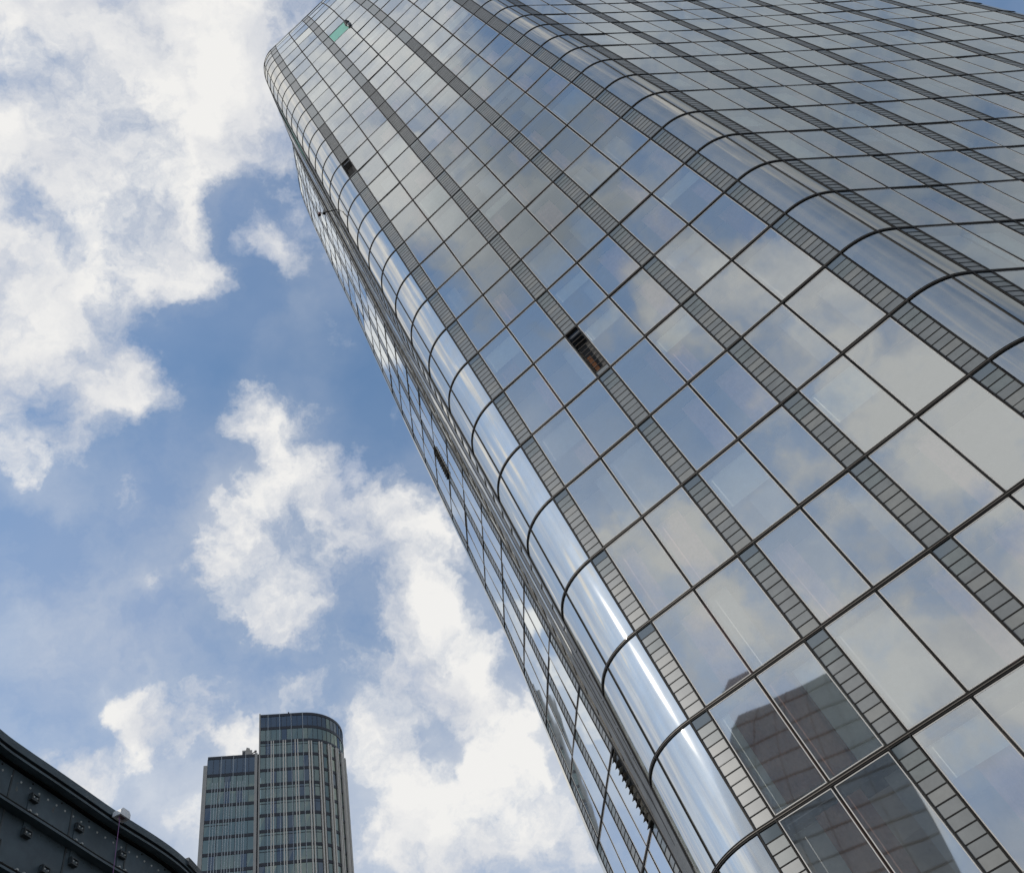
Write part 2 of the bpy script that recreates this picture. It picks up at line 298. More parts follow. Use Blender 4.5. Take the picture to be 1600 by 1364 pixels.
def P2(face, u, k):
    """plan position (storey units) of a point of the outline"""
    if face == 'A': return along(rowA(k), u, KA_, QA)[0]
    if face == 'B': return along(rowB(k), u, KB_, QB)[0]
    if face == 'C': return startC(k) + hd(HCk(k)) * u
    if face == 'corner1':                    # u: 0..1 from the main face round to the recess
        r = rowA(k); ph = u * PH1; th = r[2]
        return Vector((r[0], r[1])) + hd(th) * (-R1 * math.sin(ph)) + hd(th + math.pi / 2) * (R1 * (1 - math.cos(ph)))
    if face == 'corner2':
        e, th = endA(k); rb = rowB(k); return bez(e, hd(th), Vector((rb[0], rb[1])), hd(rb[2]), u)
    if face == 'recess':
        a = P2('corner1', 1, k); b = startC(k); return a.lerp(b, u)
    if face == 'corner3':
        e, th = endB(k); return bez(e, hd(th), e + hd(th + R(45)) * 1.3, hd(th + R(90)), u)
    if face == 'corner4':
        e = endC(k); HC = HCk(k); return bez(e, hd(HC), e + hd(HC - R(40)) * 1.0, hd(HC - R(80)), u)
    if face == 'rear':
        return P2('corner4', 1, k).lerp(P2('corner3', 1, k), u)
SGN = {'A': 1, 'B': 1, 'corner2': 1, 'corner1': -1, 'C': -1, 'recess': -1, 'corner3': 1, 'corner4': -1, 'rear': -1}
def nrm(face, u, k):
    d = P2(face, u + .01, k) - P2(face, u - .01, k); d.normalize(); s = SGN[face]
    return Vector((d.y * s, -d.x * s, 0))
def P3(face, u, k, out=0.0):
    p = P2(face, u, k); v = Vector((p.x * H, p.y * H, CAM.z + (Z0 + k) * H))
    if out: v = v + nrm(face, u, k) * out
    return v
def center(k):
    a = P2('A', 0, k); b = endB(k)[0]; c = endC(k); return (a * .25 + b * .3 + c * .45)
def project(v):
    d = v - CAM; c = [sum(ROT[r][i] * d[r] for r in range(3)) for i in range(3)]
    if c[2] < .1: return None
    return (800 + 1500 * c[0] / c[2], 682 + 1500 * c[1] / c[2])
def seen(pts):
    """area inside the frame, in photo pixels (0 when outside)"""
    q = [project(p) for p in pts]
    if any(x is None for x in q): return 0
    if max(x[0] for x in q) < 0 or min(x[0] for x in q) > 1600 or max(x[1] for x in q) < 0 or min(x[1] for x in q) > 1364: return 0
    a = 0
    for i in range(len(q)): x0, y0 = q[i - 1]; x1, y1 = q[i]; a += x0 * y1 - x1 * y0
    return abs(a) / 2
TB0 = P3('A', 0, KG)
tower = thing('glass_tower', 'leaning glass skyscraper with rounded corners and black gridded windows, largest building', 'building', tuple(TB0))
KLO = -3
WIN = []; LOV = []; CUR = []                        # (area, builder)
AU = [('s', 0, WA), ('p', WA, WA + PA), ('p', WA + PA, WA + 2 * PA)]
def bays(w, p, nb):
    out = []; x = 0
    for i in range(nb + 1):
        out.append(('s', x, x + w)); x += w
        if i < nb: out.append(('p', x, x + p)); out.append(('p', x + p, x + 2 * p)); x += 2 * p
    return out
FA = bays(WA, PA, 3); FB = bays(WB, PB, 7)
FC = [('s', 0, .14), ('p', .14, .42), ('p', .42, .70), ('s', .70, .87), ('p', .87, 1.22), ('p', 1.22, 1.58), ('s', 1.58, 1.75)]
TH = .053          # half height of a storey band, metres
def pane(face, u0, u1, k, in_u=.012, mt=GL):
    z0 = k + (TH + .02) / H; z1 = k + 1 - (TH + .02) / H
    a, b, c, d = P3(face, u0 + in_u, z0, -.008), P3(face, u1 - in_u, z0, -.008), P3(face, u1 - in_u, z1, -.008), P3(face, u0 + in_u, z1, -.008)
    # make it planar: a flat pane
    n = (c - a).cross(d - b).normalized(); o = (a + b + c + d) / 4
    q = [p - n * (p - o).dot(n) for p in (a, b, c, d)]
    # every pane sits a hair differently in its frame
    ax = (q[1] - q[0]).normalized(); ay = (q[3] - q[0]).normalized()
    t1 = random.gauss(0, .0045); t2 = random.gauss(0, .0050)
    q = [p + n * ((p - o).dot(ax) * t1 + (p - o).dot(ay) * t2) for p in q]
    def go(mb, fr):
        mb.quad(*q, mt)
        nn = nrm(face, (u0 + u1) / 2, k + .5)
        for i in range(4):
            p0, p1 = q[i], q[(i + 1) % 4]
            inw = (o - (p0 + p1) / 2); e = (p1 - p0).normalized(); inw = inw - e * inw.dot(e)
            fr.beam(p0 + inw.normalized() * .012, p1 + inw.normalized() * .012, inw, nn, .022, .005, GASK, .0)
    ar = seen(q)
    if ar > 0: WIN.append((ar, go))
    return ar
def louvre(face, u0, u1, k, style):
    u0 += .008; u1 -= .008
    z0 = k + (TH + .01) / H; z1 = k + 1 - (TH + .01) / H
    def go(mb):
        n = 11 if style in ('n', 'open') else (14 if style == 'dense' else 1)
        if style == 'open' or style == 'spiky':
            mb.quad(P3(face, u0, z0, -.45), P3(face, u1, z0, -.45), P3(face, u1, z1, -.45), P3(face, u0, z1, -.45), LOUD)
            if style == 'open' and k < 10: mb.quad(P3(face, lerp(u0, u1, .1), z0 + .1, -.3), P3(face, lerp(u0, u1, .4), z0 + .1, -.3), P3(face, lerp(u0, u1, .4), z0 + .5, -.3), P3(face, lerp(u0, u1, .1), z0 + .5, -.3), WOOD)
        for i in range(n if style != 'spiky' else 11):
            nn = 11 if style == 'spiky' else n
            a = lerp(z0, z1, i / nn); b = lerp(z0, z1, (i + 1) / nn)
            o = nrm(face, (u0 + u1) / 2, k + .5)
            if style == 'open':
                if i == 0: mb.quad(P3(face, u0, a, -.05), P3(face, u1, a, -.05), P3(face, u1, b, -.05), P3(face, u0, b, -.05), LOU[0])
                mb.beam(P3(face, u0, b, -.04), P3(face, u1, b, -.04), Vector((0, 0, 1)), o, .014, .01, BROWN)
                continue
            if style == 'spiky':
                # slats swung open, standing out of the wall
                p0, p1 = P3(face, u0, a, -.02), P3(face, u1, a, -.02)
                t = (o * .13 + Vector((0, 0, -.06)))
                q0, q1 = p0 + t, p1 + t; up = Vector((0, 0, .01))
                mb.hexa([p0, p1, q1, q0, p0 + up, p1 + up, q1 + up, q0 + up], BROWN if i % 2 else LOU[2])
                continue
            if style == 'flat': mt = LOU[(k * 7 + int(u0 * 10)) % 3] if (k * 5 + int(u0 * 7)) % 4 else LOU[1]
            elif style == 'dense': mt = LOU[2]
            else:
                mt = SLATM if i == n - 1 else (LOU[1] if i > n - 4 else LOU[0 if random.random() < .7 else 2])
            tl = .004 + random.uniform(-.002, .002)     # lower edge of each slat leans out
            mb.quad(P3(face, u0, a, -.012 + tl), P3(face, u1, a, -.012 + tl), P3(face, u1, b, -.012 - tl), P3(face, u0, b, -.012 - tl), mt)
            if style != 'flat' and i:
                mb.beam(P3(face, u0, a, -.012), P3(face, u1, a, -.012), Vector((0, 0, 1)), o, .026 if style == 'n' else .055, .005, BLACK, .006)
    q = [P3(face, u0, z0), P3(face, u1, z0), P3(face, u1, z1), P3(face, u0, z1)]
    ar = seen(q)
    if ar > 0: LOV.append((ar if style in ('n', 'flat', 'dense') else ar + 5000, go, style))
SPEC = {('A', 0, 15): 'open', ('A', 2 * PA + WA, 5): 'open', ('C', .70, 9): 'spiky', ('C', 0, 1): 'spiky'}
for k in range(KLO, KT):
    for face, F in (('A', FA), ('B', FB), ('C', FC)):
        for (t, u0, u1) in F:
            if t == 'p':
                pane(face, u0, u1, k, mt=GREEN if (face == 'A' and k == 24 and abs(u0 - (2 * WA + 2 * PA)) < .01) else GL)
            else:
                st = 'n'
                j = F.index((t, u0, u1)) // 3
                if face == 'A': st = 'flat' if k >= (19, 19, 19, 21)[j] else ('dense' if k >= (16, 14, 14, 15)[j] else 'n')
                if face == 'B': st = 'flat' if k >= 26 else 'n'
                if face == 'C': st = 'n' if k < 14 else 'flat'
                for (sf, su, sk), v in SPEC.items():
                    if sf == face and sk == k and abs(su - u0) < .02: st = v
                louvre(face, u0, u1, k, st)
# flat panes and louvres: the largest in view one by one, the rest as one
WIN.sort(key=lambda x: -x[0]); LOV.sort(key=lambda x: -x[0])
for ar, go in WIN[:99]:
    mb, fr = MB(), MB(); go(mb, fr)
    w = mb.build('window', tower); ALLB.pop()
    fo = fr.build('frame', w, base=TB0); 
mb, fr = MB(), MB()
for ar, go in WIN[99:]: go(mb, mb)
mb.build('window', tower, kind='stuff')
for ar, go, st in LOV[:99]:
    mb = MB(); go(mb)
    mb.build('louvre_panel', tower, label={'open': 'dark open louvre panel with its glass slats missing', 'spiky': 'louvre panel with its slats swung open'}.get(st))
mb = MB()
for ar, go, st in LOV[99:]: go(mb)
mb.build('louvre_panel', tower, kind='stuff')
# curved corner panes
def curved(face, ua, ub, k, n=7):
    z0 = k + (TH + .02) / H; z1 = k + 1 - (TH + .02) / H
    mb = MB(); q = [P3(face, ua, z0), P3(face, ub, z0), P3(face, ub, z1), P3(face, ua, z1)]
    for i in range(n):
        a = lerp(ua, ub, i / n); b = lerp(ua, ub, (i + 1) / n)
        mb.quad(P3(face, a, z0, -.02), P3(face, b, z0, -.02), P3(face, b, z1, -.02), P3(face, a, z1, -.02), GLC, True)
    return seen(q), mb
CV = []
for k in range(KLO, KT):
    for face, cuts in (('corner1', (.015, .53, .985)), ('corner2', (.02, .68, .98))):
        for i in range(2):
            g_ = .006
            ar, mb = curved(face, cuts[i] + (g_ if i else 0), cuts[i + 1] - (0 if i else g_), k)
            if ar > 0: CV.append((ar, mb))
CV.sort(key=lambda x: -x[0])
rest = MB()
for i, (ar, mb) in enumerate(CV):
    if i < 99: mb.build('curved_window', tower, merge=True)
    else:
        o = len(rest.v); rest.v += mb.v; rest.f += [tuple(x + o for x in f) for f in mb.f]; rest.ms = mb.ms; rest.mi += mb.mi; rest.sm += mb.sm
if rest.v: rest.build('curved_window', tower, kind='stuff', merge=True)
# storey bands: black channel with a bronze rail in it
def outline(k, rear=False):
    pts = []
    for face, a, b, n in (('C', 1.75, 0, 2), ('recess', 1, 0, 2), ('corner1', 1, 0, 12), ('A', 0, LA, 4), ('corner2', 0, 1, 14), ('B', 0, LB, 8), ('corner3', 0, 1, 6)) + ((('rear', 1, 0, 2), ('corner4', 1, 0, 4)) if rear else ()):
        for i in range(n + (0 if face not in ('corner3',) else 1)): pts.append((face, lerp(a, b, i / n)))
    return pts
OUT = outline(0)
def ribbon(mb, k, z, hh, out, mt, back=.05, skip=('recess',)):
    for i in range(len(OUT) - 1):
        (f0, u0), (f1, u1) = OUT[i], OUT[i + 1]
        if f0 in skip: continue
        n0, n1 = nrm(f0, u0, k), nrm(f1, u1, k)
        if f1 in skip: f1, u1 = f0, (0 if f0 == 'C' else 1); n1 = n0
        if f1 != f0:
            e = {'C': 0, 'recess': 0, 'corner1': 0, 'A': LA, 'corner2': 1, 'B': LB}[f0]; n1 = n0 if f0 in ('recess',) else nrm(f0, e, k); p1 = P3(f0, e, k)
        else: p1 = P3(f1, u1, k)
        p0 = P3(f0, u0, k)
        dz = Vector((0, 0, z)); h0 = Vector((0, 0, hh))
        mb.hexa([p0 - n0 * back + dz - h0, p1 - n1 * back + dz - h0, p1 + n1 * out + dz - h0, p0 + n0 * out + dz - h0,
                 p0 - n0 * back + dz + h0, p1 - n1 * back + dz + h0, p1 + n1 * out + dz + h0, p0 + n0 * out + dz + h0], mt)
for k in range(KLO, KT + 1):
    mb = MB()
    ribbon(mb, k, 0, TH - .0225, .0, BLACK)
    ribbon(mb, k, TH - .011, .011, .010, BLACK)
    ribbon(mb, k, -TH + .011, .011, .010, BLACK)
    ribbon(mb, k, .006, .010, .014, BROWN)
    mb.build('floor_band', tower, merge=True)
# mullions
def mull(face, u, w, d, mt=BLACK, k0=KLO, k1=KT, name='mullion'):
    mb = MB()
    for k in range(k0, k1):
        a, b = P3(face, u, k), P3(face, u, k + 1)
        n0 = nrm(face, u, k); t0 = (P3(face, u + .01, k) - P3(face, u - .01, k)).normalized() * (w / 2)
        n1 = nrm(face, u, k + 1); t1 = (P3(face, u + .01, k + 1) - P3(face, u - .01, k + 1)).normalized() * (w / 2)
        mb.hexa([a - t0 - n0 * .05, a + t0 - n0 * .05, a + t0 + n0 * d, a - t0 + n0 * d, b - t1 - n1 * .05, b + t1 - n1 * .05, b + t1 + n1 * d, b - t1 + n1 * d], mt)
    return mb.build(name, tower)
for face, F in (('A', FA), ('B', FB), ('C', FC)):
    for i, (t, u0, u1) in enumerate(F):
        if t == 's': rw = .052 if face == 'B' else .034; mull(face, u0 + .003, rw, .010); mull(face, u1 - .003, rw, .010)
        elif F[i + 1][0] == 'p': mull(face, u1, .017, .003)
mull('corner1', .53, .03, .012); mull('corner2', .68, .03, .012)
# recess beside the curved corner: metal lined slot with rails, glass low strips and brackets
mb = MB()
for k in range(KLO, KT):
    for i in range(4):
        a, b = i / 4, (i + 1) / 4
        mb.quad(P3('recess', a, k, -.015), P3('recess', b, k, -.015), P3('recess', b, k + 1, -.015), P3('recess', a, k + 1, -.015), GREYM if (k < 3 and i < 3) else (GREEN if 21 <= k < 25 and i == 0 else GLC))
mb.build('recess_lining', tower)
for u, w, d, mt in ((.0, .10, .02, BLACK), (.07, .25, .006, GREYM), (.30, .5, .006, GREYM), (.38, .10, .012, BLACK), (.62, .55, .008, GREYM), (.84, .12, .006, BROWN), (.985, .10, .012, BLACK)):
    mull('recess', u, w, d, mt, name='recess_rail')
mb = MB()
for k in range(KLO, KT):
    for j in range(3):
        kk = k + j / 3
        a, b = P3('recess', .08, kk, .0), P3('recess', .26, kk + .12, .0)
        mb.beam(a, b, Vector((0, 0, 1)), nrm('recess', .5, kk), .05, .012, GREYM)
        a, b = P3('recess', .62, kk + .1, .0), P3('recess', .82, kk, .0)
        mb.beam(a, b, Vector((0, 0, 1)), nrm('recess', .5, kk), .04, .010, BROWN)
mb.build('recess_bracket', tower, kind='stuff')
# rear wall and end corner
mb = MB()
for k in range(KLO, KT):
    for face, n in (('corner3', 5), ('rear', 3), ('corner4', 4)):
        for i in range(n):
            a, b = i / n, (i + 1) / n
            mb.quad(P3(face, a, k), P3(face, b, k), P3(face, b, k + 1), P3(face, a, k + 1), GLC if face != 'rear' else GLB, face != 'rear')
mb.build('end_wall', tower)
# floor slabs with ceilings and window-side bulkheads, inner core
def ring(k, inset, t):
    c = center(k); pts = []
    for f, u in outline(0, True):
        if f == 'recess' and u < .99: continue
        p = P3(f, u, k, -inset); q = Vector((c.x * H, c.y * H, p.z)); pts.append(p.lerp(q, t))
    return pts
for k in range(KLO, KT + 1):
    mb = MB(); a = ring(k, .12, 0); b = ring(k, .75, .0); c = ring(k, .5, .42)
    n = len(a)
    def dn(p, z): return Vector((p.x, p.y, p.z + z))
    for i in range(n):
        j = (i + 1) % n
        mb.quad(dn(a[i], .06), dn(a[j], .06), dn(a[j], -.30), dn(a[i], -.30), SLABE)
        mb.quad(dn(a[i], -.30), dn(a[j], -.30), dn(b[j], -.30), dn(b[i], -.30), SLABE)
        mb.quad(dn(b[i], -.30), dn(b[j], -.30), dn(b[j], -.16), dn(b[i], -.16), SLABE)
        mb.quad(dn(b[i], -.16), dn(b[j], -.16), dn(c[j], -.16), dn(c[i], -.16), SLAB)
        mb.quad(dn(a[i], .06), dn(a[j], .06), dn(c[j], .06), dn(c[i], .06), CORE)
    mb.build('floor_slab', tower)
mb = MB()
for k in range(KLO, KT):
    a, b = ring(k, .5, .40), ring(k + 1, .5, .40)
    for i in range(len(a)): j = (i + 1) % len(a); mb.quad(a[i], a[j], b[j], b[i], CORE)
top = ring(KT, 0, 0); mb.poly([dn(p, .1) for p in top], GREYM)
mb.build('core_wall', tower)
# curtains and blinds behind the panes
rc = random.Random(11); CU = []
def curtain(face, ua, ub, k, mt, drop=0.0, ins=.34):
    mb = MB(); n = max(2, int((ub - ua) * H / .12)); z0 = k + .07; z1 = k + 1 - .32 / H * 1.0 - .0
    z0 = lerp(z0, z1, drop)
    for i in range(n):
        a, b = lerp(ua, ub, i / n), lerp(ua, ub, (i + 1) / n)
        o0, o1 = (ins + (.03 if i % 2 else 0)), (ins + (0 if i % 2 else .03))
        if mt in (CURT[2], CURT[3]): o0 = o1 = ins
        mb.quad(P3(face, a, z0, -o0), P3(face, b, z0, -o1), P3(face, b, z1, -o1), P3(face, a, z1, -o0), mt)
    ar = seen([P3(face, ua, z0), P3(face, ub, z0), P3(face, ub, z1), P3(face, ua, z1)])
    if ar > 0: CU.append((ar, mb))
for k in range(KLO, 22):
    for face, F in (('A', FA), ('B', FB)):
        for (t, u0, u1) in F:
            if t != 'p': continue
            w = u1 - u0; x = rc.random()
            if x < .75:
                ww = rc.choice((.35, .45, .6)) * w; mt = rc.choice((CURT[1], CURT[1], CURT[0], CURT[3]))
                if rc.random() < .7: curtain(face, u1 - ww, u1 - .02, k, mt)
                else: curtain(face, u0 + .02, u0 + ww, k, mt)
            if rc.random() < .3: curtain(face, u0 + .02, u1 - .02, k, CURT[rc.choice((2, 3))], drop=rc.choice((.5, .7, .0)), ins=.22)
curtain('A', WA + PA * .25, WA + PA * .97, 0, CURT[0], ins=.16); curtain('A', WA + PA * 1.03, WA + PA * 1.45, 0, CURT[0], ins=.16); curtain('A', WA + PA * 1.5, WA + PA * 1.97, 0, CURT[2], drop=0, ins=.3)
curtain('A', WA + PA * .5, WA + PA * 1.3, -1, CURT[0], ins=.16); curtain('A', 2 * WA + PA * 2.05, 2 * WA + PA * 2.6, 0, CURT[3], ins=.2)
CU.sort(key=lambda x: -x[0])
rest = MB()
for i, (ar, mb) in enumerate(CU):
    if i < 90: mb.build('curtain', tower)
    else:
        o = len(rest.v); rest.f += [tuple(x + o for x in f) for f in mb.f]; rest.v += mb.v
        for q in mb.ms: rest.midx(q)
        rest.mi += [rest.midx(mb.ms[z]) for z in mb.mi]; rest.sm += mb.sm
if rest.v: rest.build('curtain', tower, kind='stuff')

# lamp arm sticking out beside the curved corner
o = Vector((-1, 0, 0)); a = P3('recess', .0, 15.4, 0)
mb = MB(); mb.tube([a, a + o * .95 + Vector((0, -.1, -.1))], .035, BLACK); mb.tube([a + o * .3, P3('recess', .12, 15.2)], .02, GREYM); am = mb.build('lamp_arm', tower)
for d, mt in ((.80, GREYM), (1.12, mat('dark_red_housing', (.10, .02, .018), .5))):
    c = a + o * d + Vector((0, -.1, -.1)); mb = MB(); mb.tube([c + Vector((0, 0, -.13)), c + Vector((0, 0, -.05)), c + Vector((0, 0, .10)), c + Vector((0, 0, .13))], .11, mt, 12); mb.tube([c + Vector((0, 0, -.19)), c + Vector((0, 0, -.12))], .08, BLACK, 12)
    mb.build('lamp_head', am, base=TB0)
# hatch propped open on the joint beside the green filmed pane
u_ = 2 * WA + 3 * PA; mb = MB()
n_ = nrm('A', u_, 24); t_ = Vector((-n_.y, n_.x, 0))
for z_, r_, mt in ((24.15, .20, GREYM), (24.42, .26, BLACK), (24.66, .20, BLACK)):
    c = P3('A', u_, z_, .10); i0 = len(mb.v); kx = mb.midx(mt)
    for a_ in range(6):
        for b_ in range(12):
            al_ = math.pi * a_ / 5; be = 2 * math.pi * b_ / 12
            mb.v.append(tuple(c + t_ * math.sin(al_) * math.cos(be) * r_ + n_ * math.sin(al_) * math.sin(be) * r_ * .7 + Vector((0, 0, 1)) * math.cos(al_) * .55))
    for a_ in range(5):
        for b_ in range(12): mb.f.append((i0 + a_ * 12 + b_, i0 + a_ * 12 + (b_ + 1) % 12, i0 + (a_ + 1) * 12 + (b_ + 1) % 12, i0 + (a_ + 1) * 12 + b_)); mb.mi.append(kx); mb.sm.append(True)
mb.build('vent_cowl', tower)
# ------------------------------------------------------------------ ground
GZ = -.0
mb = MB(); mb.quad((-3000, -3000, GZ), (3000, -3000, GZ), (3000, 3000, GZ), (-3000, 3000, GZ), mat('asphalt', (.055, .055, .055), .9, 0, .25, .8))
g = mb.build('ground'); g['kind'] = 'structure'
# ------------------------------------------------------------------ slender tower in the distance
AZ = R(-23.6); E1 = Vector((math.sin(AZ), math.cos(AZ), 0)); RX = Vector((math.cos(AZ), -math.sin(AZ), 0)); D = 140.0
SC = 2.1
def T(x, y, z): return (E1 * (D + y) + RX * x + Vector((0, 0, z))) * SC + Vector((0, 0, 1.6))
STONE = mat('pale_stone', (.40, .37, .33), .7, 0, .08, .5)
FINM = mat('pale_fin', (.70, .63, .54), .55)
WHITEF = mat('white_fin', (.5, .52, .52), .45)
SPAN = mat('dark_spandrel', (.035, .035, .04), .4, .2)
TG = glass('slim_tower_glass', refl=(.46, .54, .47), base=.42, trans=(.18, .24, .24), wave=.003, wscale=.3, milky=.05)
TG2 = glass('slim_tower_glass_blue', refl=(.26, .31, .36), base=.42, trans=(.1, .13, .16), wave=.003, wscale=.3, milky=.04)
slim = thing('office_tower', 'slender distant tower of green glass and pale fins with a rounded taller block', 'building', tuple(T(3, 8, -1.6)))
def planline(pts):
    L = [0]
    for i in range(1, len(pts)): L.append(L[-1] + math.hypot(pts[i][0] - pts[i - 1][0], pts[i][1] - pts[i - 1][1]))
    def at(s, out=0):
        s = max(0, min(L[-1], s)); i = 0
        while i < len(L) - 2 and s > L[i + 1]: i += 1
        t = (s - L[i]) / (L[i + 1] - L[i]); x = lerp(pts[i][0], pts[i + 1][0], t); y = lerp(pts[i][1], pts[i + 1][1], t)
        dx, dy = pts[i + 1][0] - pts[i][0], pts[i + 1][1] - pts[i][1]; q = math.hypot(dx, dy)
        return x + dy / q * out, y - dx / q * out
    return at, L[-1]
def slab_block(at, LL, ztop, floors, fh, spf, top_h, fins, thins, body):
    zs = [ztop - top_h - fh * i for i in range(floors)]; zs.append(zs[-1] - 40)
    rr = random.Random(3)
    ns = max(1, int(LL / .85))
    def band(mb, z0, z1, out, mt, s0=0, s1=None):
        s1 = LL if s1 is None else s1
        for i in range(ns):
            a, b = lerp(s0, s1, i / ns), lerp(s0, s1, (i + 1) / ns)
            p, q = at(a + 1e-4, out), at(b - 1e-4, out); p2, q2 = at(a + 1e-4, -.3), at(b - 1e-4, -.3)
            mb.hexa([T(*p2, z0), T(*q2, z0), T(*q, z0), T(*p, z0), T(*p2, z1), T(*q2, z1), T(*q, z1), T(*p, z1)], mt)
    top = ztop
    for i, z in enumerate(zs + [zs[-1] - fh]):
        if top - z > .3:
            mb = MB()
            gm = TG2 if i < 1 else TG
            n = ns * 1
            for j in range(n):
                a, b = LL * j / n, LL * (j + 1) / n
                mm = gm if rr.random() < .75 else (TG2 if rr.random() < .6 else TG)
                p, q = at(a + 1e-4), at(b - 1e-4)
                jt = rr.uniform(-.012, .012)
                p_, q_ = at(a + 1e-4, jt), at(b - 1e-4, -jt)
                mb.quad(T(*p, z), T(*q, z), T(*q_, top - spf), T(*p_, top - spf), mm)
                # casement bars
                mb.beam(T(*p, z), T(*p_, top - spf), RX, -E1, .07 * SC, .05 * SC, SPAN)
            if i > 1 and rr.random() < .5:
                zz = lerp(z, top - spf, .8)
                for j in range(n // 2): p, q = at(LL * j / n), at(LL * (j + 1) / n - 1e-4); mb.beam(T(*p, zz), T(*q, zz), Vector((0, 0, 1)), -E1, .07 * SC, .04 * SC, SPAN)
            mb.build('window_row', slim)
            # pale ceilings and blinds inside
            mb = MB()
            for j in range(n):
                if rr.random() < .45:
                    a, b = LL * j / n, LL * (j + 1) / n; p, q = at(a + 1e-4, -.25), at(b - 1e-4, -.25); zz = lerp(z, top - spf, rr.choice((.15, .4, .6, .75)))
                    mb.quad(T(*p, zz), T(*q, zz), T(*q, top - spf), T(*p, top - spf), CURT[3] if rr.random() < .7 else CURT[2])
            if mb.v: mb.build('blind', slim)
            mb = MB(); band(mb, top - spf, top, .06, SPAN); mb.build('spandrel', slim)
        top = z
    for s, zt, w, d, mt in fins:
        mb = MB(); p = at(s, 0); q = at(s, d)
        t = Vector((*at(s + .02), 0)) - Vector((*at(s - .02), 0)); t = (RX * t.x + E1 * t.y).normalized()
        a0, a1 = T(*p, -1.6), T(*q, -1.6); b0, b1 = T(*p, zt), T(*q, zt); t *= w * SC / 2
        mb.hexa([a0 - t, a0 + t, a1 + t, a1 - t, b0 - t, b0 + t, b1 + t, b1 - t], mt); mb.build('fin', slim)
# taller block: flat front that curls back at its right end
tall = [(0, 0), (7.0, 0)] + [(7.0 + 7.3 * math.sin(R(a)), 7.3 - 7.3 * math.cos(R(a))) for a in range(6, 106, 6)]
atT, LT = planline(tall)
ZT = 108.9
fins = []
for i in range(4): fins.append((1.25 + 1.92 * i, ZT - .0, .07, .16, WHITEF))
for s in (1.76, 2.13, 3.72, 4.09, 5.68, 6.1): fins.append((s, ZT - 5.6, .15, .32, FINM))
s = 7.9; zz = 6.0
while s < LT - .3:
    fins.append((s, ZT - zz, .17, .34, FINM)); fins.append((s + .42, ZT - zz, .17, .34, FINM)); s += 1.75
fins.append((LT - 2.3, ZT - 8.5, .25, .36, FINM))
slab_block(atT, LT, ZT, 30, 2.72, .52, 2.65, fins, None, None)
low = [(-8.25, 0), (-.85, 0)]
atL, LL_ = planline(low)
ZL = 101.1
fins = []
for x in (2.15, 4.05, 5.95): fins.append((x, ZL, .07, .16, WHITEF))
for x in (.9, 1.35, 1.75, 2.85, 3.25, 3.65, 4.75, 5.2, 5.6): fins.append((x, ZL - 5.0, .08, .18, WHITEF))
slab_block(atL, LL_, ZL, 28, 2.73, .52, 3.3, fins, None, None)
mb = MB()
for x0, x1, y0, y1, z1, mt in ((-8.85, -8.25, -.2, 10, ZL - 1.7, STONE), (-.86, -.42, -.35, 1, ZL, STONE), (-.22, 0.0, -.35, 1.5, ZT, STONE)):
    mb.hexa([T(x0, y0, -1.6), T(x1, y0, -1.6), T(x1, y1, -1.6), T(x0, y1, -1.6), T(x0, y0, z1), T(x1, y0, z1), T(x1, y1, z1), T(x0, y1, z1)], mt)
mb.build('pier', slim)
mb = MB()
mb.quad(T(-.42, .6, -1.6), T(-.22, .6, -1.6), T(-.22, .6, ZL), T(-.42, .6, ZL), TG2)
for i in range(28):
    z = ZL - 3.3 - 2.73 * i; mb.hexa([T(-.42, .55, z), T(-.22, .55, z), T(-.22, .2, z), T(-.42, .2, z), T(-.42, .55, z + .6), T(-.22, .55, z + .6), T(-.22, .2, z + .6), T(-.42, .2, z + .6)], SPAN)
mb.build('slot_glazing', slim)
mb = MB()
rf = [T(x, y, ZT - .05) for x, y in tall] + [T(6, 15.5, ZT - .05), T(0, 15.5, ZT - .05)]
mb.poly(rf, SPAN)
lf = [T(*p, ZL - .05) for p in ((-8.25, 0), (0, 0), (0, 12), (-8.25, 12))]; mb.poly(lf, SPAN)
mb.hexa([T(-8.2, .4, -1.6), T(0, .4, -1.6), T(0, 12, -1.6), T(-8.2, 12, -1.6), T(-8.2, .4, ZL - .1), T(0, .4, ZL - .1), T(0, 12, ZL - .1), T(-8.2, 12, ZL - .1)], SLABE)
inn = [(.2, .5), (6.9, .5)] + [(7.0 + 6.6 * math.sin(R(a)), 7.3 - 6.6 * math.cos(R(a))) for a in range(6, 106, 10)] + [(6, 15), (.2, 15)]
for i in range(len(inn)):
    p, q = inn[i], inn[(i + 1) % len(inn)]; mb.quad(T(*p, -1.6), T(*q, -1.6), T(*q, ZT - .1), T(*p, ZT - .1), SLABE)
mb.build('roof', slim)
mb = MB()
mb.hexa([T(-2.9, 1.0, ZL), T(-1.3, 1.0, ZL), T(-1.3, 3, ZL), T(-2.9, 3, ZL), T(-2.9, 1.0, ZL + 1.6), T(-1.3, 1.0, ZL + 1.6), T(-1.3, 3, ZL + 1.6), T(-2.9, 3, ZL + 1.6)], STONE)
mb.hexa([T(-2.35, 1.2, ZL + 1.6), T(-1.6, 1.2, ZL + 1.6), T(-1.6, 2.4, ZL + 1.6), T(-2.35, 2.4, ZL + 1.6), T(-2.2, 1.2, ZL + 2.3), T(-1.7, 1.2, ZL + 2.1), T(-1.7, 2.4, ZL + 2.1), T(-2.2, 2.4, ZL + 2.3)], STONE)
mb.quad(T(-2.75, .98, ZL + .5), T(-2.45, .98, ZL + .5), T(-2.45, .98, ZL + 1.3), T(-2.75, .98, ZL + 1.3), SPAN)
mb.tube([T(-1.3, 1, ZL + .9), T(-.7, .8, ZL + 1.1)], .08 * SC, SPAN); mb.box(T(-.75, .8, ZL + 1.1), .7, .5, .6, SPAN)
